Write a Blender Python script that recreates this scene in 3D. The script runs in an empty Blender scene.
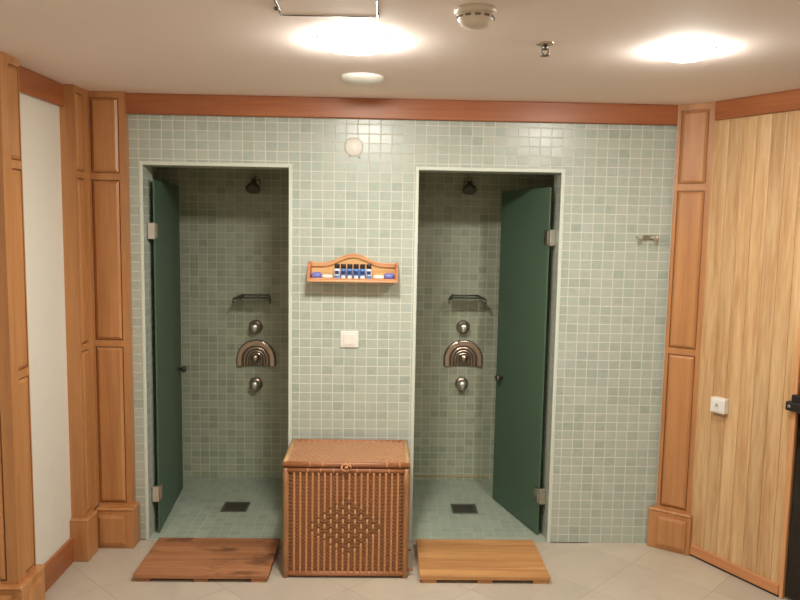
import bpy, bmesh, math, random
from mathutils import Vector, Matrix
random.seed(7)
PI = math.pi
scene = bpy.context.scene
COL = scene.collection

# ------------------------------------------------------------------ helpers
class MB:
    """collects shapes into one bmesh"""
    def __init__(s): s.bm = bmesh.new()
    def _m(s, verts, mi):
        for f in {f for v in verts for f in v.link_faces}: f.material_index = mi
    def box(s, lo, hi, bev=0.0, mi=0, rot=None, seg=1):
        c = [(a+b)/2 for a, b in zip(lo, hi)]; d = [abs(b-a) for a, b in zip(lo, hi)]
        M = Matrix.Translation(c) @ (rot.to_4x4() if rot else Matrix()) @ Matrix.Diagonal((*d, 1))
        t = bmesh.new(); bmesh.ops.create_cube(t, size=1, matrix=M)
        if bev > 0: bmesh.ops.bevel(t, geom=t.edges[:], offset=bev, segments=seg, affect='EDGES', profile=.5)
        return s.join(t, mi)
    def join(s, t, mi=0):
        for f in t.faces: f.material_index = mi
        me = bpy.data.meshes.new('tmp'); t.to_mesh(me); t.free(); s.bm.from_mesh(me); bpy.data.meshes.remove(me)
        return s
    def frustum(s, x0, x1, z0, z1, yb, yt, ins, mi=0):
        """raised panel: base rectangle at y=yb, smaller top at y=yt"""
        t = bmesh.new()
        a = [t.verts.new(p) for p in ((x0, yb, z0), (x1, yb, z0), (x1, yb, z1), (x0, yb, z1))]
        m = (yb*.45+yt*.55)
        k = ins*.22
        b = [t.verts.new(p) for p in ((x0, m, z0), (x1, m, z0), (x1, m, z1), (x0, m, z1))]
        c = [t.verts.new(p) for p in ((x0+ins, yt, z0+ins), (x1-ins, yt, z0+ins), (x1-ins, yt, z1-ins), (x0+ins, yt, z1-ins))]
        for p, q in ((a, b), (b, c)):
            for i in range(4): t.faces.new((p[i], p[(i+1) % 4], q[(i+1) % 4], q[i]))
        t.faces.new(c); t.faces.new(a[::-1])
        bmesh.ops.recalc_face_normals(t, faces=t.faces[:])
        return s.join(t, mi)
    def tube(s, pts, r, n=8, mi=0, caps=True):
        t = bmesh.new(); pts = [Vector(p) for p in pts]; rings = []
        rr = r if isinstance(r, (list, tuple)) else [r]*len(pts)
        up = None
        for i, p in enumerate(pts):
            d = (pts[min(i+1, len(pts)-1)]-pts[max(i-1, 0)]).normalized()
            if up is None or abs(up.dot(d)) > .95: up = Vector((0, 0, 1)) if abs(d.z) < .9 else Vector((0, 1, 0))
            a = d.cross(up).normalized(); b = a.cross(d).normalized(); up = b
            rings.append([t.verts.new(p+(a*math.cos(2*PI*k/n)+b*math.sin(2*PI*k/n))*rr[i]) for k in range(n)])
        for p, q in zip(rings, rings[1:]):
            for k in range(n): t.faces.new((p[k], p[(k+1) % n], q[(k+1) % n], q[k]))
        if caps: t.faces.new(rings[0][::-1]); t.faces.new(rings[-1])
        bmesh.ops.recalc_face_normals(t, faces=t.faces[:])
        for f in t.faces: f.smooth = True
        return s.join(t, mi)
    def lathe(s, prof, M=Matrix(), n=32, mi=0, smooth=True):
        """profile [(r, h)] turned about local Z, then M"""
        t = bmesh.new(); rings = []
        for r, h in prof:
            if r < 1e-6: rings.append([t.verts.new(M @ Vector((0, 0, h)))])
            else: rings.append([t.verts.new(M @ Vector((r*math.cos(2*PI*k/n), r*math.sin(2*PI*k/n), h))) for k in range(n)])
        for p, q in zip(rings, rings[1:]):
            for k in range(n):
                k2 = (k+1) % n
                if len(p) == 1 and len(q) == 1: continue
                if len(p) == 1: t.faces.new((p[0], q[k2], q[k]))
                elif len(q) == 1: t.faces.new((p[k], p[k2], q[0]))
                else: t.faces.new((p[k], p[k2], q[k2], q[k]))
        if len(rings[0]) > 1: t.faces.new(rings[0][::-1])
        if len(rings[-1]) > 1: t.faces.new(rings[-1])
        bmesh.ops.recalc_face_normals(t, faces=t.faces[:])
        for f in t.faces: f.smooth = smooth
        return s.join(t, mi)
    def prism(s, outline, y0, y1, mi=0, bev=0):
        """outline in x,z extruded from y0 to y1"""
        t = bmesh.new()
        a = [t.verts.new((x, y0, z)) for x, z in outline]; b = [t.verts.new((x, y1, z)) for x, z in outline]
        n = len(a)
        fa = t.faces.new(a); fb = t.faces.new(b[::-1])
        for i in range(n): t.faces.new((a[(i+1) % n], a[i], b[i], b[(i+1) % n]))
        bmesh.ops.recalc_face_normals(t, faces=t.faces[:])
        if bev:
            es = [e for e in t.edges if all(abs(v.co.y-y0) < 1e-6 for v in e.verts)]
            bmesh.ops.bevel(t, geom=es, offset=bev, segments=2, affect='EDGES', profile=.5)
        return s.join(t, mi)
    def build(s, name, mats, parent=None, loc=(0, 0, 0), rz=0.0, smooth_angle=None):
        me = bpy.data.meshes.new(name); s.bm.to_mesh(me); s.bm.free()
        for m in (mats if isinstance(mats, (list, tuple)) else [mats]): me.materials.append(m)
        o = bpy.data.objects.new(name, me); COL.objects.link(o)
        o.location = loc; o.rotation_euler = (0, 0, rz)
        if parent: o.parent = parent
        return o

def thing(name, label, cat, loc=(0, 0, 0), rz=0.0, group=None):
    o = bpy.data.objects.new(name, None); COL.objects.link(o)
    o.empty_display_size = .05
    o.location = loc; o.rotation_euler = (0, 0, rz)
    return tag(o, label, cat, group)
def tag(o, label, cat, group=None):
    o['label'] = label; o['category'] = cat
    if group: o['group'] = group
    return o
def struct(o, label=None):
    o['kind'] = 'structure'
    if label: o['label'] = label
    return o
def copy_thing(src, label, loc=None, rz=None, group=None):
    def rec(o, parent):
        c = o.copy(); COL.objects.link(c)
        if parent: c.parent = parent
        for ch in list(o.children): rec(ch, c)
        return c
    r = rec(src, None); r['label'] = label
    if loc: r.location = loc
    if rz is not None: r.rotation_euler = (0, 0, rz)
    if group: r['group'] = group
    return r

# ------------------------------------------------------------------ materials
def srgb(r, g, b):
    f = lambda c: (c/255)/12.92 if c/255 <= .04045 else ((c/255+.055)/1.055)**2.4
    return (f(r), f(g), f(b), 1)
class NT:
    def __init__(s, name):
        s.m = bpy.data.materials.new(name); s.m.use_nodes = True
        s.t = s.m.node_tree; s.b = s.t.nodes['Principled BSDF']
    def n(s, typ, **kw):
        x = s.t.nodes.new(typ)
        for k, v in kw.items(): setattr(x, k, v)
        return x
    def l(s, a, b): s.t.links.new(a, b)
    def math(s, op, a, b=None, c=None):
        x = s.n('ShaderNodeMath', operation=op)
        for i, v in enumerate((a, b, c)):
            if v is None: continue
            if isinstance(v, (int, float)): x.inputs[i].default_value = v
            else: s.l(v, x.inputs[i])
        return x.outputs[0]
    def mix(s, fac, a, b, mode='MIX'):
        x = s.n('ShaderNodeMix', data_type='RGBA', blend_type=mode)
        for sock, v in ((x.inputs[0], fac), (x.inputs[6], a), (x.inputs[7], b)):
            if isinstance(v, (int, float)): sock.default_value = v
            elif isinstance(v, tuple): sock.default_value = v
            else: s.l(v, sock)
        return x.outputs[2]
    def bump(s, h, dist, strength=1.0):
        x = s.n('ShaderNodeBump'); x.inputs['Distance'].default_value = dist; x.inputs['Strength'].default_value = strength
        s.l(h, x.inputs['Height']); s.l(x.outputs[0], s.b.inputs['Normal'])

def plain(name, col, rough=.5, metal=0.0, noise=.06, nscale=12):
    k = NT(name)
    tc = k.n('ShaderNodeTexCoord'); nz = k.n('ShaderNodeTexNoise'); nz.inputs['Scale'].default_value = nscale
    nz.inputs['Detail'].default_value = 4
    k.l(tc.outputs['Object'], nz.inputs['Vector'])
    dk = tuple(c*(1-noise*2) for c in col[:3])+(1,)
    lt = tuple(min(1, c*(1+noise)) for c in col[:3])+(1,)
    k.l(k.mix(nz.outputs['Fac'], dk, lt), k.b.inputs['Base Color'])
    k.b.inputs['Roughness'].default_value = rough; k.b.inputs['Metallic'].default_value = metal
    return k.m

def wood(name, light, dark, axis='Z', rough=.38, scale=1.0, boards=None, contrast=1.0, knots=False):
    """grain stretched along one local axis; boards=(axis, pitch) gives each board its own tone"""
    k = NT(name)
    tc = k.n('ShaderNodeTexCoord'); mp = k.n('ShaderNodeMapping')
    sc = {'X': (.9, 14, 14), 'Y': (14, .9, 14), 'Z': (14, 14, .9)}[axis]
    mp.inputs['Scale'].default_value = tuple(v*scale for v in sc)
    oi = k.n('ShaderNodeObjectInfo')
    off = k.n('ShaderNodeVectorMath', operation='SCALE'); off.inputs[3].default_value = 9.0
    cmb = k.n('ShaderNodeCombineXYZ')
    for i in range(3): k.l(oi.outputs['Random'], cmb.inputs[i])
    k.l(cmb.outputs[0], off.inputs[0])
    k.l(tc.outputs['Object'], mp.inputs['Vector'])
    add = k.n('ShaderNodeVectorMath', operation='ADD'); k.l(mp.outputs[0], add.inputs[0]); k.l(off.outputs[0], add.inputs[1])
    vec = add.outputs[0]
    bt = None
    if boards:
        sp = k.n('ShaderNodeSeparateXYZ'); k.l(tc.outputs['Object'], sp.inputs[0])
        idx = k.math('FLOOR', k.math('DIVIDE', sp.outputs[boards[0]], boards[1]))
        wn = k.n('ShaderNodeTexWhiteNoise', noise_dimensions='1D'); k.l(idx, wn.inputs['W'])
        bt = wn.outputs['Value']
        s2 = k.n('ShaderNodeVectorMath', operation='SCALE'); s2.inputs[3].default_value = 31.0
        k.l(wn.outputs['Color'], s2.inputs[0])
        a2 = k.n('ShaderNodeVectorMath', operation='ADD'); k.l(vec, a2.inputs[0]); k.l(s2.outputs[0], a2.inputs[1]); vec = a2.outputs[0]
    n1 = k.n('ShaderNodeTexNoise'); n1.inputs['Scale'].default_value = 1.2; n1.inputs['Detail'].default_value = 6; n1.inputs['Distortion'].default_value = .6
    n2 = k.n('ShaderNodeTexNoise'); n2.inputs['Scale'].default_value = 5.5; n2.inputs['Detail'].default_value = 8
    k.l(vec, n1.inputs['Vector']); k.l(vec, n2.inputs['Vector'])
    g = k.math('ADD', k.math('MULTIPLY', n1.outputs['Fac'], .65), k.math('MULTIPLY', n2.outputs['Fac'], .35))
    rp = k.n('ShaderNodeValToRGB')
    lo, hi = .5-.17/contrast, .5+.17/contrast
    rp.color_ramp.elements[0].position = lo; rp.color_ramp.elements[0].color = dark
    rp.color_ramp.elements[1].position = hi; rp.color_ramp.elements[1].color = light
    k.l(g, rp.inputs[0]); col = rp.outputs[0]
    if bt is not None:
        f = k.math('MULTIPLY_ADD', bt, .12, .90)
        hsv = k.n('ShaderNodeHueSaturation'); k.l(f, hsv.inputs['Value']); k.l(col, hsv.inputs['Color']); col = hsv.outputs[0]
    if knots:
        n3 = k.n('ShaderNodeTexNoise'); n3.inputs['Scale'].default_value = 9; n3.inputs['Detail'].default_value = 3
        mp3 = k.n('ShaderNodeMapping'); mp3.inputs['Scale'].default_value = (.6, 1.6, 1); k.l(tc.outputs['Object'], mp3.inputs['Vector'])
        k.l(mp3.outputs[0], n3.inputs['Vector'])
        r3 = k.n('ShaderNodeValToRGB'); r3.color_ramp.elements[0].position = .58; r3.color_ramp.elements[1].position = .68
        k.l(n3.outputs['Fac'], r3.inputs[0])
        col = k.mix(k.math('MULTIPLY', r3.outputs[0], .6), col, srgb(70, 42, 28))
    k.l(col, k.b.inputs['Base Color'])
    k.b.inputs['Roughness'].default_value = rough
    k.bump(n2.outputs['Fac'], .0006, .5)
    return k.m

def mosaic(name, ua, va, pu, pv, offs=(0, 0), tile=(), grout=None, gw=.075, rough=.28, var=.5, dist=.0012):
    """small square mosaic tiles with lighter grout in the plane of two local axes"""
    k = NT(name)
    tc = k.n('ShaderNodeTexCoord'); sp = k.n('ShaderNodeSeparateXYZ'); k.l(tc.outputs['Object'], sp.inputs[0])
    U = k.math('DIVIDE', k.math('SUBTRACT', sp.outputs[ua], offs[0]), pu)
    V = k.math('DIVIDE', k.math('SUBTRACT', sp.outputs[va], offs[1]), pv)
    cell = k.n('ShaderNodeCombineXYZ'); k.l(k.math('FLOOR', U), cell.inputs[0]); k.l(k.math('FLOOR', V), cell.inputs[1])
    wn = k.n('ShaderNodeTexWhiteNoise', noise_dimensions='2D'); k.l(cell.outputs[0], wn.inputs['Vector'])
    nz = k.n('ShaderNodeTexNoise'); nz.inputs['Scale'].default_value = 38; nz.inputs['Detail'].default_value = 5
    k.l(tc.outputs['Object'], nz.inputs['Vector'])
    rp = k.n('ShaderNodeValToRGB'); els = rp.color_ramp.elements
    els[0].position = 0; els[0].color = tile[0]; els[1].position = 1; els[1].color = tile[-1]
    for i, c in enumerate(tile[1:-1]): e = els.new((i+1)/(len(tile)-1)); e.color = c
    v = k.math('ADD', k.math('MULTIPLY', wn.outputs['Value'], var), k.math('MULTIPLY', nz.outputs['Fac'], 1-var))
    k.l(v, rp.inputs[0])
    du = k.math('ABSOLUTE', k.math('SUBTRACT', k.math('FRACT', U), .5))
    dv = k.math('ABSOLUTE', k.math('SUBTRACT', k.math('FRACT', V), .5))
    gv = gw*pu/pv
    def edge(d, g):
        x = k.n('ShaderNodeMapRange', interpolation_type='SMOOTHSTEP'); x.inputs[1].default_value = .5-g*.5-.02; x.inputs[2].default_value = .5-g*.5+.02
        k.l(d, x.inputs[0]); return x.outputs[0]
    mask = k.math('MAXIMUM', edge(du, gw), edge(dv, gv))
    k.l(k.mix(mask, rp.outputs[0], grout), k.b.inputs['Base Color'])
    k.l(k.math('MULTIPLY_ADD', mask, .5, rough), k.b.inputs['Roughness'])
    # each tile sits a little differently
    h = k.math('SUBTRACT', k.math('MULTIPLY', nz.outputs['Fac'], .25), mask)
    k.bump(h, dist, .7)
    return k.m

def marble_floor(name):
    k = NT(name)
    tc = k.n('ShaderNodeTexCoord'); mp = k.n('ShaderNodeMapping'); mp.inputs['Rotation'].default_value = (0, 0, math.radians(45))
    mp.inputs['Location'].default_value = (.13, .06, 0)
    k.l(tc.outputs['Object'], mp.inputs['Vector']); sp = k.n('ShaderNodeSeparateXYZ'); k.l(mp.outputs[0], sp.inputs[0])
    P = .40
    U = k.math('DIVIDE', sp.outputs[0], P); V = k.math('DIVIDE', sp.outputs[1], P)
    cell = k.n('ShaderNodeCombineXYZ'); k.l(k.math('FLOOR', U), cell.inputs[0]); k.l(k.math('FLOOR', V), cell.inputs[1])
    wn = k.n('ShaderNodeTexWhiteNoise', noise_dimensions='2D'); k.l(cell.outputs[0], wn.inputs['Vector'])
    nz = k.n('ShaderNodeTexNoise'); nz.inputs['Scale'].default_value = 5; nz.inputs['Detail'].default_value = 8; nz.inputs['Distortion'].default_value = .8
    k.l(tc.outputs['Object'], nz.inputs['Vector'])
    c = k.mix(nz.outputs['Fac'], srgb(176, 164, 145), srgb(200, 188, 171))
    hs = k.n('ShaderNodeHueSaturation'); k.l(c, hs.inputs['Color']); k.l(k.math('MULTIPLY_ADD', wn.outputs['Value'], .14, .92), hs.inputs['Value'])
    du = k.math('ABSOLUTE', k.math('SUBTRACT', k.math('FRACT', U), .5)); dv = k.math('ABSOLUTE', k.math('SUBTRACT', k.math('FRACT', V), .5))
    d = k.math('MAXIMUM', du, dv)
    x = k.n('ShaderNodeMapRange'); x.inputs[1].default_value = .4925; x.inputs[2].default_value = .4965; k.l(d, x.inputs[0])
    k.l(k.mix(k.math('MULTIPLY', x.outputs[0], .45), hs.outputs[0], srgb(150, 130, 105)), k.b.inputs['Base Color'])
    k.b.inputs['Roughness'].default_value = .35
    k.bump(k.math('SUBTRACT', 1.0, x.outputs[0]), .001, .5)
    return k.m

def frosted_green(name):
    k = NT(name)
    tc = k.n('ShaderNodeTexCoord'); nz = k.n('ShaderNodeTexNoise'); nz.inputs['Scale'].default_value = 260; k.l(tc.outputs['Object'], nz.inputs['Vector'])
    k.b.inputs['Base Color'].default_value = srgb(98, 124, 102)
    k.b.inputs['Roughness'].default_value = .42
    k.b.inputs['IOR'].default_value = 1.45
    tr = k.n('ShaderNodeBsdfTranslucent'); tr.inputs['Color'].default_value = srgb(96, 126, 94)
    mx = k.n('ShaderNodeMixShader'); mx.inputs[0].default_value = .3
    k.bump(nz.outputs['Fac'], .0003, .4)
    out = k.t.nodes['Material Output']
    k.l(k.b.outputs[0], mx.inputs[1]); k.l(tr.outputs[0], mx.inputs[2]); k.l(mx.outputs[0], out.inputs['Surface'])
    return k.m

def smoked_glass(name):
    k = NT(name)
    tc = k.n('ShaderNodeTexCoord'); nz = k.n('ShaderNodeTexNoise'); nz.inputs['Scale'].default_value = 3; k.l(tc.outputs['Object'], nz.inputs['Vector'])
    k.l(k.mix(nz.outputs['Fac'], srgb(110, 98, 82), srgb(124, 110, 90)), k.b.inputs['Base Color'])
    k.b.inputs['Transmission Weight'].default_value = 1.0; k.b.inputs['Roughness'].default_value = .03
    return k.m

def clear_glass(name):
    k = NT(name)
    tc = k.n('ShaderNodeTexCoord'); nz = k.n('ShaderNodeTexNoise'); nz.inputs['Scale'].default_value = 3; k.l(tc.outputs['Object'], nz.inputs['Vector'])
    k.l(k.mix(nz.outputs['Fac'], srgb(225, 235, 228), srgb(232, 240, 234)), k.b.inputs['Base Color'])
    k.b.inputs['Transmission Weight'].default_value = 1; k.b.inputs['Roughness'].default_value = .04
    return k.m

def lamp_glass(name, strength):
    k = NT(name)
    k.b.inputs['Base Color'].default_value = (.9, .88, .82, 1)
    tc = k.n('ShaderNodeTexCoord'); gr = k.n('ShaderNodeTexNoise'); gr.inputs['Scale'].default_value = 2; k.l(tc.outputs['Object'], gr.inputs['Vector'])
    k.l(k.mix(gr.outputs['Fac'], (1, .97, .90, 1), (1, .98, .92, 1)), k.b.inputs['Emission Color'])
    k.b.inputs['Emission Strength'].default_value = strength
    return k.m

TILE = (srgb(143, 154, 140), srgb(164, 173, 160), srgb(181, 187, 174), srgb(170, 180, 167), srgb(196, 200, 187))
GROUT = srgb(212, 212, 197)
PU, PV = .0574, .0472
M = {}
M['tile_xz'] = mosaic('mosaic wall tile', 0, 2, PU, PV, (-.478, .0), TILE, GROUT)
M['tile_yz'] = mosaic('mosaic return tile', 1, 2, PU, PV, (0, 0), TILE, GROUT)
M['tile_xy'] = mosaic('mosaic lintel tile', 0, 1, PU, PU, (0, 0), TILE, GROUT)
TS = (srgb(144, 152, 128), srgb(164, 170, 146), srgb(180, 184, 160), srgb(172, 178, 153))
GS = srgb(204, 207, 184)
M['tileS_xz'] = mosaic('shower wall tile', 0, 2, PU, PV, (-.478, .0), TS, GS, rough=.35)
M['tileS_yz'] = mosaic('shower side tile', 1, 2, PU, PV, (0, 0), TS, GS, rough=.35)
TF = (srgb(150, 160, 143), srgb(164, 173, 156), srgb(176, 184, 166))
M['tileS_xy'] = mosaic('shower floor tile', 0, 1, PU, PU, (0, 0), TF, srgb(190, 196, 182), rough=.4, gw=.06)
M['cherry_v'] = wood('cherry wood upright', srgb(194, 138, 86), srgb(168, 111, 66), 'Z')
M['cherry_x'] = wood('cherry wood beam', srgb(176, 108, 64), srgb(150, 84, 48), 'X')
M['cherry_y'] = wood('cherry wood skirting', srgb(176, 108, 64), srgb(150, 84, 48), 'X')
M['pine'] = wood('sauna pine boards', srgb(218, 183, 136), srgb(188, 143, 96), 'Z', rough=.45, scale=1.7, boards=(0, .0735), contrast=1.2)
M['pine_trim'] = wood('pine trim', srgb(224, 165, 112), srgb(196, 134, 86), 'Z', rough=.45)
M['pine_trim_x'] = wood('pine skirting', srgb(214, 152, 100), srgb(186, 122, 76), 'X', rough=.45)
M['shelf_wood'] = wood('shelf wood', srgb(222, 168, 118), srgb(194, 134, 88), 'X', scale=2)
M['shelf_light'] = wood('shelf back wood', srgb(230, 186, 128), srgb(208, 156, 98), 'X', scale=2)
M['shelf_end'] = wood('shelf end wood', srgb(200, 132, 92), srgb(176, 106, 72), 'Z', scale=2)
M['deck_red'] = wood('worn reddish slats', srgb(182, 126, 84), srgb(140, 88, 56), 'X', rough=.6, scale=.9, knots=True)
M['deck_yel'] = wood('honey coloured slats', srgb(210, 158, 100), srgb(164, 110, 64), 'X', rough=.5, scale=.9)
M['cream'] = plain('cream wall paint', srgb(228, 222, 208), .7, noise=.02)
M['ceil'] = plain('ceiling paint', srgb(243, 228, 219), .8, noise=.015, nscale=4)
M['white_trim'] = plain('white tile edging', srgb(210, 216, 202), .4, noise=.03)
M['plaster'] = plain('plaster', srgb(190, 185, 170), .8)
M['floor'] = marble_floor('beige stone floor tiles')
M['chrome'] = plain('chrome', srgb(205, 200, 192), .18, 1.0, noise=.02)
M['chrome_soft'] = plain('satin chrome', srgb(222, 218, 210), .36, 1.0, noise=.02)
M['chrome_br'] = plain('warm brushed chrome', srgb(196, 176, 160), .3, 1.0, noise=.05)
M['steel_dk'] = plain('dull steel', srgb(120, 116, 108), .38, .9, noise=.08)
M['black'] = plain('black plastic', srgb(26, 24, 23), .4)
M['gap_shade'] = plain('painted gap shade', srgb(40, 28, 22), .9)
M['white_pl'] = plain('white plastic', srgb(232, 228, 218), .35, noise=.02)
M['ivory_pl'] = plain('ivory plastic', srgb(222, 206, 186), .4, noise=.02)
M['ivory_dk'] = plain('ivory vent slots', srgb(120, 106, 92), .6, noise=.02)
M['grey_mark'] = plain('grey print', srgb(168, 165, 166), .5)
M['glass_g'] = frosted_green('frosted green glass')
M['glass_s'] = smoked_glass('smoked glass')
M['glass_c'] = clear_glass('clear shelf glass')
M['wick_frame'] = wood('rattan frame pole', srgb(172, 124, 82), srgb(136, 90, 54), 'Z', scale=2.5, rough=.45)
M['wick_frame_x'] = wood('rattan frame rail', srgb(178, 118, 76), srgb(140, 84, 50), 'X', scale=2.5, rough=.45)
M['wick_lid_edge'] = plain('pale cane binding', srgb(190, 150, 104), .5, noise=.15, nscale=50)
M['wick_dark'] = plain('brown woven cane', srgb(148, 96, 57), .55, noise=.2, nscale=90)
M['wick_cord'] = plain('tan cane cord', srgb(202, 142, 96), .5, noise=.1, nscale=70)
M['wick_pale'] = plain('pale cane stitches', srgb(206, 156, 108), .5, noise=.1, nscale=70)
M['wick_lid'] = plain('woven cane lid', srgb(178, 130, 94), .5, noise=.12, nscale=80)
M['bot_blue'] = plain('blue label', srgb(92, 140, 205), .4, noise=.1, nscale=60)
M['bot_white'] = plain('white label', srgb(226, 230, 236), .4, noise=.03)
M['bot_navy'] = plain('navy print', srgb(40, 52, 98), .4)
M['bot_cap'] = plain('dark brown cap', srgb(44, 24, 24), .35)
M['pk_violet'] = plain('violet printed wrapper', srgb(120, 120, 196), .4, noise=.25, nscale=120)
M['pk_white'] = plain('white wrapper', srgb(228, 216, 200), .45, noise=.05)
M['beige_strip'] = plain('beige sealant', srgb(196, 172, 128), .5, noise=.08)

# ------------------------------------------------------------------ dimensions
CH = 2.295                    # ceiling height
DT = 1.95                     # door opening height
A0, A1, B0, B1 = -1.206, -.478, .177, .899   # left / right shower openings in x
XL = -1.51                    # left wall
YB = .95                      # shower back wall
WT = .16                      # tiled wall thickness
RA = math.radians(28.4)
RW0 = Vector((1.619, -.137, 0)); RWZ = -(PI/2-RA)      # right (sauna) wall frame: local x runs towards the viewer

# ------------------------------------------------------------------ room shell
def quadbox(name, lo, hi, mat, parent=None):
    return MB().box(lo, hi).build(name, mat, parent)

struct(MB().box((-2.4, -5.3, -.1), (4.6, .0, 0)).build('floor', M['floor']))
struct(MB().box((-2.4, -5.3, CH), (4.6, 1.1, CH+.1)).build('ceiling', M['ceil']))
# tiled wall with the two openings: faces xz / yz / xy get matching tile materials
def tile_orient(mb, a, b, c):
    for f in mb.bm.faces:
        n = f.normal
        f.material_index = a if abs(n.y) > .7 else (b if abs(n.x) > .7 else c)
w = MB()
for lo, hi in (((XL, 0, 0), (A0, WT, CH)), ((A1, 0, 0), (B0, WT, CH)), ((B1, 0, 0), (1.75, WT, CH)),
               ((A0, 0, DT), (A1, WT, CH)), ((B0, 0, DT), (B1, WT, CH))):
    w.box(lo, hi)
tile_orient(w, 0, 1, 2)
struct(w.build('wall_back', [M['tile_xz'], M['tile_yz'], M['tile_xy']]))
# shower cells behind it
SL0, SL1, SR0, SR1 = -1.42, A1, B0, 1.12
w = MB()
w.box((SL0-.1, YB, 0), (SR1+.1, YB+.1, CH)); tile_orient(w, 0, 1, 2)
struct(w.build('wall_shower_back', [M['tileS_xz'], M['tileS_yz'], M['tile_xy']]))
for nm, x0, x1 in (('wall_shower_left', SL0-.1, SL0), ('wall_shower_middle', SL1, SR0), ('wall_shower_right', SR1, SR1+.1)):
    w = MB(); w.box((x0, WT, 0), (x1, YB, CH)); tile_orient(w, 0, 1, 2)
    struct(w.build(nm, [M['tileS_xz'], M['tileS_yz'], M['tile_xy']]))
# shower floors (slightly different level from the room floor)
w = MB()
w.box((SL0, 0, -.1), (SL1, YB, .004)); w.box((SR0, 0, -.1), (SR1, YB, .004))
tile_orient(w, 2, 1, 0)
struct(w.build('floor_shower', [M['tileS_xy'], M['tile_yz'], M['tile_xz']]))
# white edging round each opening
ntrim = [0]
def trim(mb, mat, loc=(0, 0, 0), rz=0, label=None):
    ntrim[0] += 1
    return struct(mb.build('trim_%d' % ntrim[0], mat, None, loc, rz), label)
for x0, x1 in ((A0, A1), (B0, B1)):
    t = MB(); e = .018
    t.box((x0-e, -.004, 0), (x0, .006, DT+e), .002); t.box((x1, -.004, 0), (x1+e, .006, DT+e), .002); t.box((x0, -.004, DT), (x1, .006, DT+e), .002)
    trim(t, M['white_trim'])
trim(MB().box((SR0+.03, YB-.006, .026), (.72, YB, .036), .002), M['beige_strip'])

# left wall, cream
struct(MB().box((XL-.1, -.95, 0), (XL, 0.0, CH)).build('wall_left', M['cream']))
struct(MB().box((-2.4, -5.3, 0), (-2.3, -.85, CH)).build('wall_left_far', M['cream']))
struct(MB().box((-2.3, -.87, 0), (XL-.1, -.80, CH)).build('wall_left_return', M['cream']))
struct(MB().box((-2.3, -5.3, 0), (4.5, -5.2, CH)).build('wall_rear', M['cream']))
b = MB().box((0, -.018, 0), (.42, 0, .125), .004)          # skirting on the left wall
o = b.build('baseboard_left', M['cherry_y'], None, (XL, -.665, 0), PI/2); struct(o)

# cherry cornice beams
trim(MB().box((-1.30, -.03, 2.196), (1.49, 0, CH), .004), M['cherry_x'])
o = trim(MB().box((0, -.022, 2.192), (.60, 0, CH), .004), M['cherry_x'], (XL, -.78, 0), PI/2)
t = MB().box((0, -.025, 2.206), (2.2, 0, CH), .004); trim(t, M['cherry_x'], RW0, RWZ)

# panelled cherry pilasters --------------------------------------------------
def pilaster(loc, rz, W, depth, levels, plinth_h=.215, pout=.022, ml=.016, mr=.03, plin=(.018, .018), pan=True, pl_panel=True, y_extra=0):
    """local frame: x along the face, -y out of the wall. levels = z of rails"""
    rec = .013
    s = MB()
    s.box((0, -depth+rec, 0), (W, 0, CH))                         # core
    s.box((0, -depth, plinth_h), (ml, -depth+rec, CH)); s.box((W-mr, -depth, plinth_h), (W, -depth+rec, CH))
    rails = [(plinth_h, plinth_h+.012)]+[(z-.016, z+.016) for z in levels]+[(CH-.03, CH)]
    for a, c in rails: s.box((ml, -depth, a), (W-mr, -depth+rec, c))
    root = trim(s, M['cherry_v'], loc, rz)
    g = .006
    for (a0, a1), (b0, b1) in zip(rails, rails[1:]):
        MB().frustum(ml+g, W-mr-g, a1+g, b0-g, -depth+rec, -depth-.004, .012).build('panel', M['cherry_v'], root)
    p = MB(); pd = depth+pout
    p.box((-plin[0], -pd, 0), (W+plin[1], 0, plinth_h-.012), .004)
    p.box((-plin[0]-.0, -pd-.004, plinth_h-.016), (W+plin[1]+.0, 0, plinth_h), .006)
    pl = p.build('plinth', M['cherry_v'], root)
    if pl_panel:
        MB().frustum(.012, W-.018, .02, plinth_h-.034, -pd, -pd-.013, .016).build('panel', M['cherry_v'], pl)
    return root
LV = [1.055, 1.885]
pilaster((-1.445, 0, 0), 0, .172, .062, LV, plin=(0, .022), ml=.006, mr=.026, pout=.045, plinth_h=.2125)                       # corner, on the tiled wall
pilaster((XL, -.235, 0), PI/2, .17, .066, LV, plin=(.025, -.066), ml=.022, mr=.06+.004, pl_panel=False)      # corner, on the left wall
pilaster((XL, -.905, 0), PI/2, .145, .070, LV, plin=(.03, .03), ml=.014, mr=.006)                  # nearer pier, its side to the room
pilaster((XL-.42, -.853, 0), 0, .42+.0735, .065, LV, plinth_h=.2185, plin=(0, .025), ml=.05, mr=.045)                # nearer pier, its front
a = Vector((1.476, -.014, 0)); bb = Vector((1.622, -.115, 0)); d = bb-a
pilaster(a, math.atan2(d.y, d.x), d.length, .02, LV, plin=(.034, .006), ml=.018, mr=.026)            # angled corner on the right
# filler behind the angled pilaster
# sauna wall: tongue-and-groove pine boards ----------------------------------
TEND = .507
w = MB(); P = .0735; nb = int(TEND/P)+1
for i in range(nb):
    x0, x1 = (i*P if i else -.05), min((i+1)*P, TEND-.016)
    if x1-x0 < .01: continue
    w.prism([(0, 0)] and [(x0, .055), (x1, .055), (x1, 2.21), (x0, 2.21)], -.006, .03, bev=.006)
w.box((0, .006, 0), (TEND, .05, CH))
wr = struct(w.build('wall_right', M['pine'], None, RW0, RWZ))
trim(MB().box((TEND-.018, -.010, .0), (TEND, .05, 2.206), .003), M['pine_trim'], RW0, RWZ)
trim(MB().box((.0, -.016, .010), (TEND-.018, .0, .062), .004), M['pine_trim_x'], RW0, RWZ)
trim(MB().box((.0, -.008, 0), (TEND-.018, .006, .010)), M['gap_shade'], RW0, RWZ)  # dark strip paints the shadow line below the skirting
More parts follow.
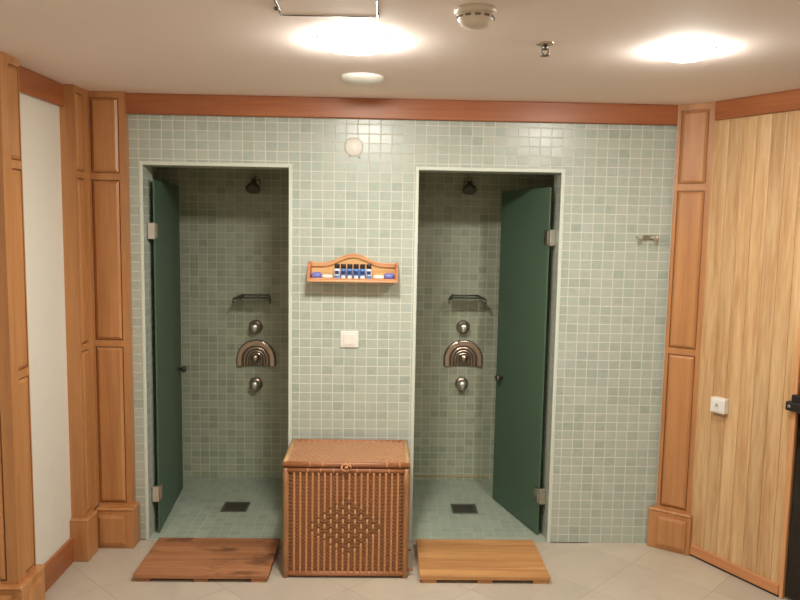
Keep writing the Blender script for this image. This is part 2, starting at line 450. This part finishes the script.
# rest of that wall beyond the glass door
w = MB().box((1.42, 0, 0), (5.0, .1, CH)); w.box((TEND, 0, 2.206), (1.42, .1, CH))
struct(w.build('wall_right_far', M['cream'], None, RW0, RWZ))
# dark sauna cabin behind the glass: floor, benches unlit
w = MB(); w.box((-.02, 1.6, 0), (2.2, 1.7, CH)); w.box((-.02, .05, -.02), (2.2, 1.6, .004)); w.box((2.1, .1, 0), (2.2, 1.6, CH)); w.box((-.02, .06, 0), (.0, 1.6, CH))
struct(w.build('wall_sauna', M['pine_trim'], None, RW0, RWZ))
gd = thing('glass_door', 'dark smoked glass door at the right edge beside the pine boards', 'door', RW0, RWZ)
MB().box((TEND+.004, .004, .012), (1.412, .014, 2.2), .001).build('glass_panel', M['glass_s'], gd)
h = MB(); h.box((TEND-.032, -.042, .882), (TEND+.06, -.010, .924), .006, seg=2)
h.box((TEND-.015, -.03, .915), (TEND+.05, .004, .955), .005)
h.box((TEND+.03, -.012, .86), (TEND+.07, .004, .95), .003)
hb = h.build('door_latch', M['black'], gd); 
MB().lathe([(0, 0), (.008, 0), (.008, .003), (.005, .005), (0, .005)], Matrix.Translation((TEND-.012, -.042, .903)) @ Matrix.Rotation(PI/2, 4, 'X'), 16).build('screw', M['chrome'], hb)

# ------------------------------------------------------------------ camera
f, pit, yaw, roll, D, H = 742.694, .104161, .024302, .0176565, 3.78878, 1.68648
fw = Vector((math.sin(yaw)*math.cos(pit), math.cos(yaw)*math.cos(pit), -math.sin(pit)))
r = Vector((math.cos(yaw), -math.sin(yaw), 0)); u = r.cross(fw)
r2 = r*math.cos(roll)+u*math.sin(roll); u2 = -r*math.sin(roll)+u*math.cos(roll)
cam = bpy.data.cameras.new('camera'); co = bpy.data.objects.new('camera', cam); COL.objects.link(co)
co.matrix_world = Matrix(((r2.x, u2.x, -fw.x, 0), (r2.y, u2.y, -fw.y, -D), (r2.z, u2.z, -fw.z, H), (0, 0, 0, 1)))
cam.sensor_width = 36; cam.lens = f/800*36; cam.clip_start = .02
scene.camera = co

# ------------------------------------------------------------------ ceiling fittings
LAMP = 33.0
M['lamp'] = lamp_glass('lit opal glass', LAMP)
M['lamp_fill'] = lamp_glass('added fill lamp glass', LAMP*.26)
def ceiling_lamp(x, y, rad, label, mat='lamp'):
    t = thing('ceiling_lamp', label, 'lamp', (x, y, CH), 0, 'round ceiling lamps')
    MB().lathe([(rad+.006, 0), (rad+.006, -.003), (rad, -.004), (rad, 0)], n=48).build('rim', M['white_pl'], t)
    pr = [(rad, -.003)]+[(rad*math.cos(a), -.003-.032*math.sin(a)) for a in [PI/2*i/8 for i in range(1, 8)]]+[(0, -.035)]
    MB().lathe(pr, n=48).build('diffuser', M[mat], t)
    return t
ceiling_lamp(-.105, -1.19, .128, 'lit ceiling lamp above the two showers, widened for its glare, beside the access hatch')  # wider than the right lamp to stand in for glare
ceiling_lamp(1.04, -1.17, .090, 'lit ceiling lamp at right, above the robe hook side of the room')
ceiling_lamp(-.1, -3.7, .13, 'added fill lamp on the ceiling, out of view over the room', 'lamp_fill')  # this and the next two: unseen lamps added to brighten the room
ceiling_lamp(1.6, -3.6, .13, 'added fill lamp on the ceiling, out of view near the glass door side', 'lamp_fill')
ceiling_lamp(-1.5, -3.2, .13, 'added fill lamp on the ceiling, out of view on the cream wall side', 'lamp_fill')

t = thing('access_hatch', 'square ceiling access hatch with thin metal frame', 'hatch', (-.167, -1.645, CH))
fr = MB(); e = .145
for lo, hi in (((-e, -e, -.005), (e, -e+.006, 0)), ((-e, e-.006, -.005), (e, e, 0)), ((-e, -e+.006, -.005), (-e+.006, e-.006, 0)), ((e-.006, -e+.006, -.005), (e, e-.006, 0))): fr.box(lo, hi, .001)
fr.build('frame', M['steel_dk'], t)
MB().box((-e+.007, -e+.007, -.003), (e-.007, e-.007, 0)).build('panel', M['ceil'], t)
MB().lathe([(0, -.008), (.006, -.008), (.007, -.004), (.007, 0)], Matrix.Translation((-e-.004, e-.07, 0)), 16).build('latch', M['steel_dk'], t)
fr = MB().box((-e-.002, e-.045, -.009), (-e+.006, e-.012, -.004), .002); fr.build('hinge', M['chrome'], t)
fr = MB().box((e-.006, e-.045, -.009), (e+.002, e-.012, -.004), .002); fr.build('hinge', M['chrome'], t)

t = thing('smoke_detector', 'ivory domed smoke detector on the ceiling', 'smoke detector', (.255, -1.60, CH))
MB().lathe([(.060, 0), (.060, -.010), (.055, -.016)], n=40).build('base', M['ivory_pl'], t)
MB().lathe([(.055, -.016), (.051, -.032), (.043, -.043), (.034, -.049), (.014, -.051), (0, -.051)], n=40).build('dome', M['ivory_pl'], t)
sl = MB()
for k in range(12):
    a = 2*PI*k/12
    q = bmesh.new()
    bmesh.ops.create_cube(q, size=1, matrix=Matrix.Rotation(a, 4, 'Z') @ Matrix.Translation((.0525, 0, -.026)) @ Matrix.Diagonal((.004, .016, .006, 1)))
    sl.join(q)
sl.build('vent_slots', M['ivory_dk'], t)

t = thing('ceiling_sprinkler', 'small metal fire sprinkler head on the ceiling', 'sprinkler', (.537, -1.22, CH))
MB().lathe([(.032, 0), (.030, -.004), (.014, -.007), (.012, -.007)], n=28).build('rose', M['chrome_br'], t)
bd = MB().lathe([(.010, -.006), (.010, -.018), (.006, -.022)], n=16)
for sx in (-1, 1): bd.tube([(sx*.008, 0, -.018), (sx*.013, 0, -.028), (sx*.003, 0, -.040)], .0025, 6)
bd.build('frame', M['steel_dk'], t)
MB().lathe([(0, -.039), (.016, -.040), (.016, -.042), (0, -.043)], n=20).build('deflector', M['steel_dk'], t)

t = MB().lathe([(.092, 0), (.091, -.008), (.080, -.018), (.05, -.026), (0, -.029)], n=48).build('ceiling_dome', M['white_pl'], None, (-.098, -.565, CH))
tag(t, 'shallow blank white round fitting on the ceiling near the wood beam', 'ceiling fitting')

# ------------------------------------------------------------------ wall fittings
RY = Matrix.Rotation(PI/2, 4, 'X')      # turns lathe axis +z to -y (out of the wall)
t = thing('junction_cover', 'round blank ivory cover high on the tiled wall between the showers', 'cover', (-.153, 0, 2.058))
MB().lathe([(.047, 0), (.047, .006), (.040, .011), (0, .013)], RY, 36).build('disc', M['white_pl'], t)
MB().box((.018, -.006, -.054), (.032, 0, -.040), .001).build('tab', M['steel_dk'], t)
MB().box((-.024, -.005, -.052), (-.018, 0, -.043), .001).build('tab', M['steel_dk'], t)

t = thing('light_switch', 'white square rocker light switch below the wooden wall shelf', 'switch', (-.165, 0, 1.084))
MB().box((-.046, -.010, -.042), (.046, 0, .042), .003, seg=2).build('plate', M['white_pl'], t)
MB().box((-.030, -.014, -.029), (.030, -.009, .029), .002, seg=2).build('rocker', M['white_pl'], t)

t = thing('robe_hook', 'chrome double robe hook on the tiles near the right pilaster', 'hook', (1.345, 0, 1.632))
k = MB(); k.box((-.044, -.016, -.009), (.044, 0, .011), .004, seg=2)
k.build('backplate', M['chrome'], t)
for sx in (-1, 1):
    k = MB(); x = sx*.040
    k.tube([(x, 0, 0), (x, -.03, -.002), (x*1.02, -.052, -.008)], [.010, .008, .008], 10)
    k.lathe([(0, -.011), (.007, -.009), (.011, 0), (.007, .009), (0, .011)], Matrix.Translation((x*1.03, -.054, .002)), 16)
    k.tube([(x, -.012, 0), (x*1.1, -.018, -.016), (x*1.1, -.028, -.022), (x*1.1, -.036, -.018)], .005, 8)
    k.build('hook', M['chrome_soft'], t)

t = thing('call_button', 'white surface mounted push button box on the pine boards', 'button', RW0+Vector((math.cos(RWZ)*.128, math.sin(RWZ)*.128, .823)), RWZ)
MB().box((-.040, -.040, -.037), (.040, -.004, .037), .004, seg=2).build('box', M['white_pl'], t)
bt = MB().box((-.030, -.044, -.028), (.030, -.039, .028), .003, seg=2).build('button', M['white_pl'], t)
k = MB().prism([(-.012, -.006), (.012, -.006), (.010, -.003), (.007, .002), (.005, .010), (0, .013), (-.005, .010), (-.007, .002), (-.010, -.003)], -.0446, -.0438)
k.prism([(-.016, -.0145), (.016, -.0145), (.016, -.0125), (-.016, -.0125)], -.0446, -.0438)
k.build('bell_mark', M['grey_mark'], bt)

# ------------------------------------------------------------------ wooden wall shelf with toiletries
sh = thing('wall_shelf', 'small wooden wall shelf with arched back holding mini bottles', 'shelf', (-.148, 0, 1.385))
HW = .226; SD = .105
out = [(-HW+.014, .012)]
out += [(HW-.014, .012), (HW-.014, .088)]
for i in range(0, 25):
    q = 1-2*i/24; x = q*(HW-.014)
    out.append((x, .088+.047*(.5+.5*math.cos(PI*min(1, abs(q)/.72)))))
MB().prism(out, -.014, -.002).build('back_board', M['shelf_light'], sh)
# darker moulded rim along the arch
rim = []
N = 24
top = [(q*(HW-.014), .088+.047*(.5+.5*math.cos(PI*min(1, abs(q)/.72)))) for q in [1-2*i/N for i in range(N+1)]]
rim = [(x, z+.006) for x, z in top]+[(x, z-.016) for x, z in reversed(top)]
MB().prism(rim, -.024, -.0142, bev=.002).build('arched_rim', M['shelf_wood'], sh)
MB().box((-HW, -SD, 0), (HW, 0, .012), .003, seg=2).build('bottom_board', M['shelf_wood'], sh)
for s in (-1, 1):
    x0, x1 = sorted((s*HW, s*(HW-.013)))
    k = MB(); t2 = bmesh.new()
    prof = [(0, .0125), (0, .098), (-.03, .098), (-.07, .075), (-.095, .045), (-.098, .0125)]
    A = [t2.verts.new((x0, y, z)) for y, z in prof]; B = [t2.verts.new((x1, y, z)) for y, z in prof]
    t2.faces.new(A); t2.faces.new(B[::-1])
    for i in range(len(A)): t2.faces.new((A[(i+1) % len(A)], A[i], B[i], B[(i+1) % len(A)]))
    bmesh.ops.recalc_face_normals(t2, faces=t2.faces[:]); k.join(t2)
    k.build('end_board', M['shelf_end'], sh)
k = MB().box((-HW+.0135, -SD+.003, .0125), (HW-.0135, -SD+.010, .020), .002); k.build('front_lip', M['shelf_wood'], sh)
SZ = 1.385+.0122
def bottle(white, label, x):
    t = thing('toiletry_bottle', label, 'bottle', (x, -.062, SZ), 0, 'six mini bottles on the wall shelf')
    b = MB(); b.lathe([(.010, 0), (.0145, .003), (.0145, .048), (.013, .053), (.0095, .056)], n=20)
    b.build('body', M['bot_white'] if white else M['bot_blue'], t)
    k = MB()
    for i in range(9):
        a0, a1 = -PI/2-.72+1.44*i/9, -PI/2-.72+1.44*(i+1)/9; R = .0149
        q = bmesh.new(); vs = []
        z0, z1 = (.026, .043)
        for (aa, z) in ((a0, z0), (a1, z0), (a1, z1), (a0, z1)): vs.append(q.verts.new((R*math.cos(aa), R*math.sin(aa), z)))
        q.faces.new(vs); k.join(q)
    lb = k.build('front_print', M['bot_navy'], t)
    k = MB()
    for i in range(9):
        a0, a1 = -PI/2-.8+1.6*i/9, -PI/2-.8+1.6*(i+1)/9; R = .0148
        q = bmesh.new(); vs = []
        z0, z1 = (.004, .020)
        for (aa, z) in ((a0, z0), (a1, z0), (a1, z1), (a0, z1)): vs.append(q.verts.new((R*math.cos(aa), R*math.sin(aa), z)))
        q.faces.new(vs); k.join(q)
    k.build('lower_print', M['bot_blue'] if white else M['bot_white'], t)
    MB().lathe([(.0125, .054), (.013, .055), (.013, .075), (.0115, .077), (0, .0775)], n=20).build('cap', M['bot_cap'], t)
    return t
BL = ['white mini bottle with dark cap at the left end of the row',
      'blue mini bottle with dark cap, second from left in the row',
      'blue mini bottle with dark cap, third from left in the row',
      'blue mini bottle with dark cap, third from right in the row',
      'blue mini bottle with dark cap, second from right in the row',
      'white mini bottle with dark cap at the right end of the row']
for i in range(6): bottle(i in (0, 5), BL[i], -.148-.080+.032*i)
def packet(x, s, label):
    t = thing('toiletry_packet', label, 'packet', (x, -.055, SZ), 0, 'wrapped packets on the wall shelf')
    def pillow(x0, x1, h, d):
        k = MB(); q = bmesh.new(); bmesh.ops.create_uvsphere(q, u_segments=20, v_segments=10, radius=1)
        for v in q.verts:
            sx = math.copysign(abs(v.co.x)**.45, v.co.x); sy = math.copysign(abs(v.co.y)**.6, v.co.y)
            v.co = ((x0+x1)/2+sx*(x1-x0)/2, sy*d/2, h/2+v.co.z*h/2)
        for f2 in q.faces: f2.smooth = True
        return k.join(q)
    a0, a1 = sorted((s*.058, s*.004)); pillow(a0, a1, .034, .05).build('printed_wrapper', M['pk_violet'], t)
    a0, a1 = sorted((s*.006, s*-.052)); pillow(a0, a1, .024, .044).build('plain_wrapper', M['pk_white'], t)
    return t
packet(-.300, -1, 'violet and white packet lying at the left end of the shelf')
packet(.004, 1, 'violet and white packet lying at the right end of the shelf')

# ------------------------------------------------------------------ shower doors (frosted green glass, swung inwards)
def shower_door(x, y, tipx, tipy, side, label):
    d = Vector((tipx-x, tipy-y, 0)); L = d.length; rz = math.atan2(d.y, d.x)
    t = thing('shower_door', label, 'door', (x, y, .006), rz, 'frosted green shower doors')
    MB().box((0, -.004, .004), (L, .004, 1.875), .001).build('glass_panel', M['glass_g'], t)
    for z in (.225, 1.615):
        h = MB(); h.box((-.004, -.013, z-.038), (.036, .013, z+.038), .003, seg=2)
        ho = h.build('hinge', M['chrome'], t)
        # wall leaf reaching the reveal
        y0, y1 = (-.008, .027) if side < 0 else (-.0245, .008)
        wl = MB().box((-.026, y0, z-.042), (-.0045, y1, z+.042), .002)
        wl.build('wall_leaf', M['chrome_soft'], ho)
    k = MB()
    for s in (-1, 1):
        Mx = Matrix.Translation((L-.085, s*.004, .775)) @ Matrix.Rotation(-s*PI/2, 4, 'X')
        k.lathe([(.009, 0), (.009, .012), (.018, .022), (.021, .034), (.017, .042), (0, .045)], Mx, 20)
    k.build('knob', M['steel_dk'], t)
    return t
shower_door(-1.176, .070, -1.232, .745, -1, 'frosted green glass door standing open in the left shower')
shower_door(.866, .078, .700, .615, 1, 'frosted green glass door standing open in the right shower')

# ------------------------------------------------------------------ shower fittings
def shower_set(x, side, dz):
    w = 'left' if side < 0 else 'right'
    t = thing('overhead_shower', 'round chrome shower head high in the %s shower' % w, 'shower', (x, YB, 1.945+dz), 0, 'overhead showers')
    MB().lathe([(.030, 0), (.030, .006), (.016, .014), (.012, .016)], RY, 24).build('wall_mount', M['chrome'], t)
    arc = [(0, -.010-.075*math.sin(a), .028*math.sin(2*a)*.8-.01*a) for a in [PI/2*i/8 for i in range(9)]]
    MB().tube(arc, .010, 12).build('arm', M['chrome'], t)
    Mh = Matrix.Translation((0, -.090, -.012)) @ Matrix.Rotation(math.radians(-28), 4, 'X')
    MB().lathe([(.014, .012), (.018, -.004), (.040, -.030), (.046, -.046), (.044, -.054), (.038, -.056), (0, -.054)], Mh, 32).build('head', M['steel_dk'], t)

    t = thing('soap_shelf', 'small glass soap shelf on chrome arms in the %s shower' % w, 'shelf', (x, YB, 1.215+dz), 0, 'soap shelves in the showers')
    q = MB(); tp = bmesh.new()
    o2 = [(-.082, -.004), (.082, -.004), (.108, -.165), (-.108, -.165)]
    lo = [tp.verts.new((a, b2, -.004)) for a, b2 in o2]; hi = [tp.verts.new((a, b2, .004)) for a, b2 in o2]
    tp.faces.new(lo[::-1]); tp.faces.new(hi)
    for i in range(4): tp.faces.new((lo[i], lo[(i+1) % 4], hi[(i+1) % 4], hi[i]))
    bmesh.ops.recalc_face_normals(tp, faces=tp.faces[:]); q.join(tp)
    q.build('glass_plate', M['glass_c'], t)
    for s in (-1, 1):
        a = MB(); a.tube([(s*.080, -.002, .012), (s*.088, -.03, .013), (s*.098, -.09, .010), (s*.112, -.168, .002), (s*.114, -.172, -.022)], .007, 10)
        a.build('side_arm', M['steel_dk'], t)
    MB().tube([(-.080, -.010, .014), (.080, -.010, .014)], .0035, 8).build('rail', M['steel_dk'], t)

    for z, pos in ((1.022, 'above'), (.650, 'below')):
        t = thing('shower_valve', 'round chrome valve knob %s the arched plate in the %s shower' % (pos, w), 'valve', (x-.004, YB, z+dz), 0, 'round shower valves')
        MB().lathe([(.045, 0), (.045, .004), (.036, .012), (.020, .016), (.018, .02)], RY, 32).build('wall_mount', M['chrome_br'], t)
        MB().lathe([(.017, .016), (.018, .024), (.030, .034), (.035, .050), (.031, .064), (.018, .072), (0, .074)], RY, 32).build('knob', M['chrome_soft'], t)

    t = thing('shower_mixer', 'arched ribbed chrome mixer plate with knob in the %s shower' % w, 'mixer', (x, YB, .770+dz), 0, 'arched shower mixers')
    def arch(R0, R1, y0, y1, hz=1.22):
        n = 28; o3 = []
        k0 = .045
        o3 += [(R1*math.cos(PI*i/n), k0+R1*math.sin(PI*i/n)*1.0) for i in range(n+1)]
        o3 = [(R1, 0)]+o3+[(-R1, 0)]
        if R0 > 0:
            o3 += [(-R0, 0)]+[(R0*math.cos(PI-PI*i/n), k0+R0*math.sin(PI-PI*i/n)) for i in range(n+1)]+[(R0, 0)]
        return o3
    MB().prism(arch(0, .126, 0, 0), -.012, 0, bev=.003).build('wall_mount_plate', M['steel_dk'], t)
    for R0, R1, y1 in ((.088, .121, -.030), (.066, .079, -.024), (.048, .059, -.022), (.031, .041, -.020)):
        MB().prism(arch(R0, R1, 0, 0), y1, -.0121, bev=.004).build('arched_rib', M['chrome_br'], t)
    MB().lathe([(.020, .012), (.020, .040), (.027, .048), (.027, .062), (.018, .070), (0, .072)], Matrix.Translation((0, 0, .058)) @ RY, 28).build('knob', M['chrome_br'], t)
    for s in (-1, 1):
        k = MB(); k.lathe([(0, -.010), (.008, -.007), (.011, 0), (.008, .007), (0, .010)], Matrix.Translation((s*.030, -.022, .160)), 16)
        k.build('button', M['chrome'], t)

    t = thing('floor_drain', 'square dark steel drain grate in the %s shower floor' % w, 'drain', ((x-.025) if side > 0 else x-.04, .45, .004), 0, 'shower floor drains')
    k = MB(); e = .075
    for lo, hi in (((-e, -e, 0), (e, -e+.012, .004)), ((-e, e-.012, 0), (e, e, .004)), ((-e, -e+.012, 0), (-e+.012, e-.012, .004)), ((e-.012, -e+.012, 0), (e, e-.012, .004))): k.box(lo, hi, .001)
    k.build('frame', M['steel_dk'], t)
    k = MB()
    for i in range(9): k.box((-.06, -.060+i*.0145, .0005), (.06, -.053+i*.0145, .003))
    k.build('grate', M['steel_dk'], t)
    MB().box((-.062, -.062, .0001), (.062, .062, .0004)).build('recess_shade', M['black'], t)  # flat black sheet stands in for the shade below the grate
shower_set(-.803, -1, -.018)
shower_set(.530, 1, 0)

# ------------------------------------------------------------------ duckboards
def duckboard(x0, x1, y0, y1, mat, label):
    t = thing('duckboard', label, 'wooden mat', ((x0+x1)/2, (y0+y1)/2, 0), 0, 'wooden duckboards before the showers')
    W = (x1-x0)/2; Dp = (y1-y0)/2; n = 5; g = .0022; pitch = (2*Dp+g)/n
    for i in range(n):
        a = -Dp+i*pitch
        MB().box((-W, a, .017), (W, a+pitch-g, .036), .0025, seg=2).build('slat', mat, t)
    for xx in (-W+.045, .0, W-.045):
        MB().box((xx-.036, -Dp+.004, 0), (xx+.036, Dp-.004, .0168), .002).build('runner', mat, t)
    return t
duckboard(-1.140, -.512, -.462, -.050, M['deck_red'], 'reddish wooden duckboard with dark stains before the left shower')
duckboard(.197, .815, -.460, -.046, M['deck_yel'], 'honey coloured wooden duckboard before the right shower')

# ------------------------------------------------------------------ wicker laundry basket
bx0, bx1, by0, by1, bh = -.452, .142, -.415, -.035, .540
bk = thing('laundry_basket', 'lidded square wicker laundry basket between the two duckboards', 'basket', ((bx0+bx1)/2, (by0+by1)/2, 0))
W = (bx1-bx0)/2; Dp = (by1-by0)/2
def weave(wid, hgt, cols, diamond):
    """sheet of horizontal weavers over upright stakes (local x, z; out = -y)"""
    k = MB(); q = bmesh.new()
    rp = .0088; rows = int(hgt/rp); nx = cols*6; nz = rows*3
    pit_ = wid/cols
    V = []
    for j in range(nz+1):
        z = hgt*j/nz; row = int(min(rows-1, j/3)); fr_ = (j/3) % 1
        L_ = []
        for i in range(nx+1):
            x = wid*i/nx-wid/2
            ph = math.cos(2*PI*(i/6))*(1 if row % 2 else -1)
            round_ = math.sin(PI*((j % 3)+.5)/3)
            y = -.0018*round_-.0020*ph*round_
            L_.append(q.verts.new((x, y, z)))
        V.append(L_)
    for j in range(nz):
        row = j//3
        for i in range(nx):
            col = i/6
            # open slots beside the corner posts
            if (i in (1, 2, nx-3, nx-2)) and row % 2 == 0 and (j % 3) < 2 : continue
            q.faces.new((V[j][i], V[j][i+1], V[j+1][i+1], V[j+1][i]))
    for f2 in q.faces: f2.smooth = True
    k.join(q, 0)
    for c in range(cols-1):
        x = -wid/2+(c+1)*pit_
        # upright cord, broken into stitches inside the diamond
        step = .0052; n = int(hgt/step); run = []
        hw = abs(x)/(wid*.34)
        def flush(rn):
            if len(rn) > 2: k.tube(rn, [.0054+.0006*math.sin(i2*1.9) if 0 < i2 < len(rn)-1 else .003 for i2 in range(len(rn))], 8, 1)
        zc = hgt*.465; hh = hgt*.29*(1-hw) if diamond else -1
        for i in range(n+1):
            z = hgt*i/n
            if abs(z-zc) < hh: flush(run); run = []; continue
            run.append((x+.0008*math.sin(i*1.7+c), -.0068-.0007*math.sin(i*1.9), z))
        flush(run)
        if hh > 0:
            per = .047; off = 0 if c % 2 else per/2
            m = int(hh*2/per)+2
            for a in range(-m, m+1):
                z = zc+off+a*per
                if abs(z-zc) < hh+.01:
                    k.tube([(x, -.004, z-.014), (x, -.0075, z-.008), (x, -.0085, z), (x, -.0075, z+.008), (x, -.004, z+.014)], [.003, .0048, .0054, .0048, .003], 8, 2)
                    z2 = z+per/2
                    k.tube([(x-.008, -.0045, z2), (x, -.0062, z2+.002), (x+.008, -.0045, z2)], [.004, .006, .004], 6, 0)
    return k
pw = 2*W-.05; ph = bh-.05
wm = [M['wick_dark'], M['wick_cord'], M['wick_pale']]
weave(pw, ph, 19, True).build('front_panel', wm, bk, (0, -Dp+.012, .025))
weave(2*Dp-.05, ph, 12, False).build('side_panel', wm, bk, (-W+.012, 0, .025), -PI/2)
weave(2*Dp-.05, ph, 12, False).build('side_panel', wm, bk, (W-.012, 0, .025), PI/2)
weave(pw, ph, 19, False).build('back_panel', wm, bk, (0, Dp-.012, .025), PI)
for sx in (-1, 1):
    for sy in (-1, 1):
        MB().tube([(sx*(W-.014), sy*(Dp-.014), z) for z in (0, .006, .15, .3, .45, bh-.004)], [.012, .0145, .0145, .014, .0145, .0145], 12).build('corner_post', M['wick_frame'], bk)
for sy in (-1, 1):
    for z in (.020, bh-.015):
        MB().tube([(x, sy*(Dp-.013), z) for x in (-W+.002, -W*.4, W*.4, W-.002)], .0125, 12).build('rail', M['wick_frame_x'], bk)
for sx in (-1, 1):
    for z in (.020, bh-.015):
        MB().tube([(sx*(W-.013), y, z) for y in (-Dp+.002, 0, Dp-.002)], .0122, 12).build('rail', M['wick_frame'], bk)
MB().box((-W+.02, -Dp+.02, .016), (W-.02, Dp-.02, .024)).build('base_board', M['wick_dark'], bk)
# pole ends that stick out at the foot on the right
for y, z in ((-Dp+.035, .030), (-Dp+.25, .030)):
    MB().tube([(W-.004, y, z), (W+.012, y, z), (W+.026, y, z)], .0055, 8).build('pole_end', M['wick_frame_x'], bk)
lid = MB(); lid.box((-W+.018, -Dp+.018, -.004), (W-.018, Dp-.018, .0005))
lid = lid.build('lid', M['wick_dark'], bk, (0, 0, bh+.0135))
for sy in (-1, 1): MB().tube([(x, sy*(Dp-.011), 0) for x in (-W, -W*.4, W*.4, W)], .0135, 12).build('edge_pole', M['wick_frame_x'], lid)
for sx in (-1, 1):
    MB().tube([(sx*(W-.010), y, .002) for y in (-Dp+.008, -.05, .05, Dp-.008)], .0135, 12).build('side_binding', M['wick_lid_edge'], lid)
k = MB(); q = bmesh.new()
LX, LY = 2*W-.036, 2*Dp-.036; nx, ny = 230, 150; V = []
for j in range(ny+1):
    row = []
    for i in range(nx+1):
        x = LX*(i/nx-.5); y = LY*(j/ny-.5)
        u_ = x/.0300; v_ = y/.0560
        h = .68*math.cos(PI*(u_+v_)*2)+.32*math.cos(PI*(u_-v_)*2)
        row.append(q.verts.new((x, y, .0045*(abs(h)**.6)*(1 if h > 0 else -.5)+.006)))
    V.append(row)
for j in range(ny):
    for i in range(nx): q.faces.new((V[j][i], V[j][i+1], V[j+1][i+1], V[j+1][i]))
for f2 in q.faces: f2.smooth = True
k.join(q)
k.build('woven_top', M['wick_lid'], lid)
# cane bands wrapped round the front rails
for nm, par, zz, xs in (('binding', lid, 0, (-.17, -.11, .02, .19, .25)), ('binding', bk, bh-.015, (-.18, -.12, -.06, .05, .11, .20))):
    for x in xs:
        yy = -Dp+.011 if par is lid else -Dp+.013
        MB().lathe([(.0142, -.003), (.0148, 0), (.0142, .003)], Matrix.Translation((x, yy, zz)) @ Matrix.Rotation(PI/2, 4, 'Y'), 12).build(nm, M['wick_cord'], par)
# loop clasp
cl = MB(); cl.tube([(.022*math.cos(a), -Dp-.006-.004*math.sin(a*2), bh+.004+.015*math.sin(a)) for a in [2*PI*i/16 for i in range(17)]], .0045, 8)
cl.lathe([(0, -.009), (.007, -.006), (.009, 0), (.007, .006), (0, .009)], Matrix.Translation((0, -Dp-.007, bh+.004)), 12)
cl.build('clasp', M['wick_cord'], bk)

# ------------------------------------------------------------------ world + view
wd = bpy.data.worlds.new('world'); scene.world = wd; wd.use_nodes = True
wd.node_tree.nodes['Background'].inputs[0].default_value = (.05, .045, .04, 1)
vs = scene.view_settings
vs.view_transform = 'Standard'; vs.look = 'None'; vs.gamma = 1; vs.exposure = 2.68; vs.use_curve_mapping = False
